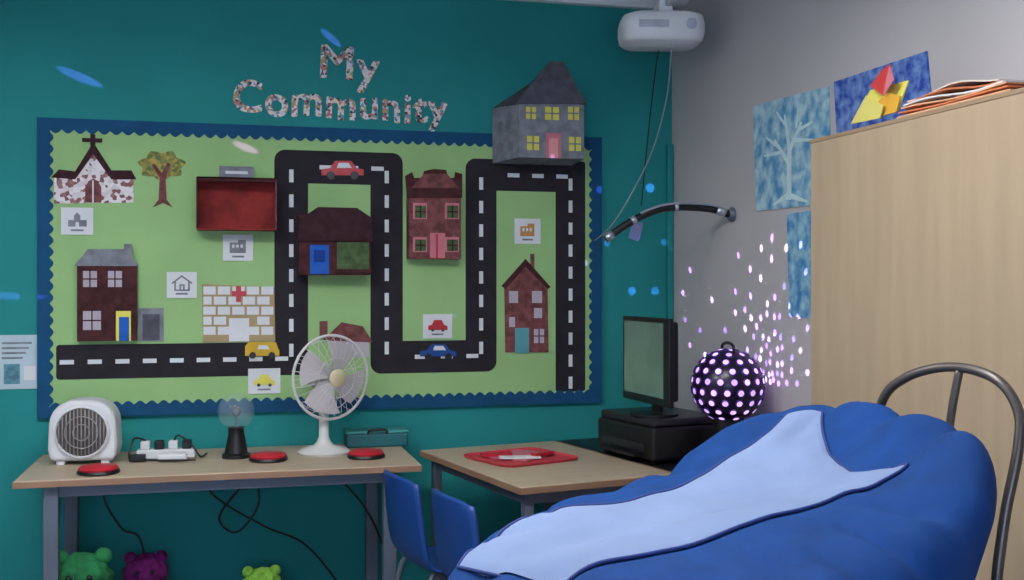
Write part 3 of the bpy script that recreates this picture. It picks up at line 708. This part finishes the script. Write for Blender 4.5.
# ---------------------------------------------------------------- bean bag
ctrl = [(.36,1.80,.895),(.43,1.95,.925),(.55,2.06,.945),(.75,2.13,.972),(.9,2.2,1.0),(1.02,2.22,1.06),(1.12,2.21,1.115),(1.215,2.163,1.150),(1.27,2.03,1.165),(1.275,1.80,1.175),(1.22,1.63,1.15),(1.10,1.51,1.08),(.95,1.43,1.02),(.76,1.38,.985),(.58,1.42,.950),(.42,1.58,.915),
 (1.165,1.706,1.085),(1.018,1.646,1.045),(.824,1.593,1.02),(.636,1.591,.985),(.487,1.578,.95),(.836,1.849,.985),(1.0,1.9,1.015),(1.12,1.80,1.045),(.6,1.8,.955),
 (.90,2.04,1.005),(.712,1.985,.982),(.545,1.956,.96),(.417,1.886,.935),(1.01,2.06,1.045),(1.084,2.073,1.085),(1.174,2.09,1.132),(1.15,1.95,1.075)]
C = np.array(ctrl); n = len(C)
def U(r2): return np.where(r2 > 1e-12, .5*r2*np.log(np.maximum(r2,1e-12)), 0)
D2 = ((C[:,None,:2]-C[None,:,:2])**2).sum(-1)
A = np.zeros((n+3,n+3)); A[:n,:n] = U(D2)+np.eye(n)*.0004; A[:n,n] = 1; A[:n,n+1:] = C[:,:2]; A[n,:n] = 1; A[n+1:,:n] = C[:,:2].T
sol = np.linalg.solve(A, np.concatenate([C[:,2],np.zeros(3)]))
def H(x, y):
    d = U((C[:,0]-x)**2+(C[:,1]-y)**2)
    return float(d@sol[:n]+sol[n]+sol[n+1]*x+sol[n+2]*y)
bc = (.83,1.82)
outl = sm([(a,b,0) for a,b in [(.32,1.80),(.40,1.97),(.55,2.12),(.75,2.21),(.95,2.28),(1.12,2.28),(1.24,2.2),(1.31,2.05),(1.315,1.85),(1.275,1.63),(1.19,1.505),(1.07,1.42),(.92,1.34),(.74,1.30),(.55,1.34),(.39,1.48),(.315,1.64)]],8,True)
an = np.array([math.atan2(p.y-bc[1],p.x-bc[0]) for p in outl]); ra = np.array([math.hypot(p.x-bc[0],p.y-bc[1]) for p in outl])
o_ = np.argsort(an); an = an[o_]; ra = ra[o_]; an = np.concatenate([an-2*math.pi,an,an+2*math.pi]); ra = np.tile(ra,3)
def RR(t): return float(np.interp(t, an, ra))
S0 = .84
def surfz(x, y, wr=True):
    dx, dy = x-bc[0], y-bc[1]; rr = math.hypot(dx,dy); th = math.atan2(dy,dx); s = rr/RR(th)
    if s > 1: s = 1
    z = H(x,y)
    if s > S0: z -= .10*(1-math.sqrt(max(0,1-((s-S0)/(1-S0))**2)))
    if wr:
        z += .016*noise.noise(Vector((x*5,y*5,.3)))+.010*noise.noise(Vector((x*12,y*12,2)))
        rim = max(0,min(1,(s-.55)/.3)); q = .5+.5*math.sin(th*15+5*noise.noise(Vector((x*3,y*3,1)))); z -= .030*rim*(q**3)*(.6+.8*noise.noise(Vector((th*2,s*2,5))))
    return z
bb = root('bean_bag_chair', (bc[0],bc[1],0), local=False)
NT = 260; vs = [(bc[0],bc[1],surfz(*bc))]; fs = []
rings = [i/30*S0 for i in range(1,31)]+[S0+(1-S0)*math.sin(a*math.pi/2/10) for a in range(1,11)]
for s in rings:
    for k in range(NT):
        th = 2*math.pi*k/NT-math.pi; q = RR(th)*s; x = bc[0]+q*math.cos(th); y = bc[1]+q*math.sin(th)
        vs.append((x,y,surfz(x,y)))
NR = len(rings); last = [vs[1+(NR-1)*NT+k] for k in range(NT)]
M = 26
for i in range(1, M+1):
    f = i/M
    for k in range(NT):
        th = 2*math.pi*k/NT-math.pi; x0, y0, z0 = last[k]; z = z0*(1-f)
        right = max(0,math.cos(th+.25))
        sc = 1-(.12*right+.03)*math.sin(min(1,f*3.2)*math.pi/2)-.06*f*f-(.06 if f > .97 else 0)
        w = .018*noise.noise(Vector((math.cos(th)*3,math.sin(th)*3,z*3)))+.008*math.sin(th*9+z*5)*math.sin(f*math.pi)
        vs.append((bc[0]+(x0-bc[0])*(sc+w*min(1,f*6)), bc[1]+(y0-bc[1])*(sc+w*min(1,f*6)), z))
T = NR+M
for k in range(NT): fs.append((0,1+k,1+(k+1)%NT))
for i in range(T-1):
    for k in range(NT): fs.append((1+i*NT+k,1+(i+1)*NT+k,1+(i+1)*NT+(k+1)%NT,1+i*NT+(k+1)%NT))
fs.append(tuple(1+(T-1)*NT+k for k in range(NT)))
mesh('bag_body', vs, fs, BBLUE, bb, True)
Lo = sm([(.487,1.578,0),(.636,1.591,0),(.824,1.593,0),(1.018,1.640,0),(1.165,1.70,0),(1.12,1.76,0),(1.125,1.85,0),(1.165,1.98,0),(1.215,2.07,0)],10)
Up = sm([(.385,1.84,0),(.47,1.93,0),(.60,1.99,0),(.75,1.99,0),(.90,2.02,0),(1.0,2.05,0),(1.07,2.07,0),(1.11,2.09,0),(1.15,2.11,0)],10)
vs, fs = [], []; MM = 18; N = len(Lo)
for i in range(N):
    for j in range(MM+1):
        p = Lo[i].lerp(Up[i], j/MM); e = min(j,MM-j,i,N-1-i); vs.append((p.x,p.y,surfz(p.x,p.y)+.004+.006*min(1,e/2)))
for i in range(N-1):
    for j in range(MM): fs.append((i*(MM+1)+j,i*(MM+1)+j+1,(i+1)*(MM+1)+j+1,(i+1)*(MM+1)+j))
mesh('fleece_panel', vs, fs, BLIGHT, bb, True)
edge = [(p.x,p.y,surfz(p.x,p.y)+.0045) for p in list(Lo)+list(reversed(Up))]
tubes('panel_piping', [edge], .0032, NAVY, bb, 8, True)
# ---------------------------------------------------------------- camera
cam = bpy.data.cameras.new('camera'); cam.sensor_width = 36; cam.lens = 1100/1024*36; cam.shift_y = -5/1024; cam.clip_start = .05
co = bpy.data.objects.new('camera', cam); COL.objects.link(co); co.location = (0,0,1.4); co.rotation_euler = (math.pi/2, 0, -math.radians(14.65))
S.camera = co
S.view_settings.view_transform = 'Standard'
S.view_settings.look = 'None'
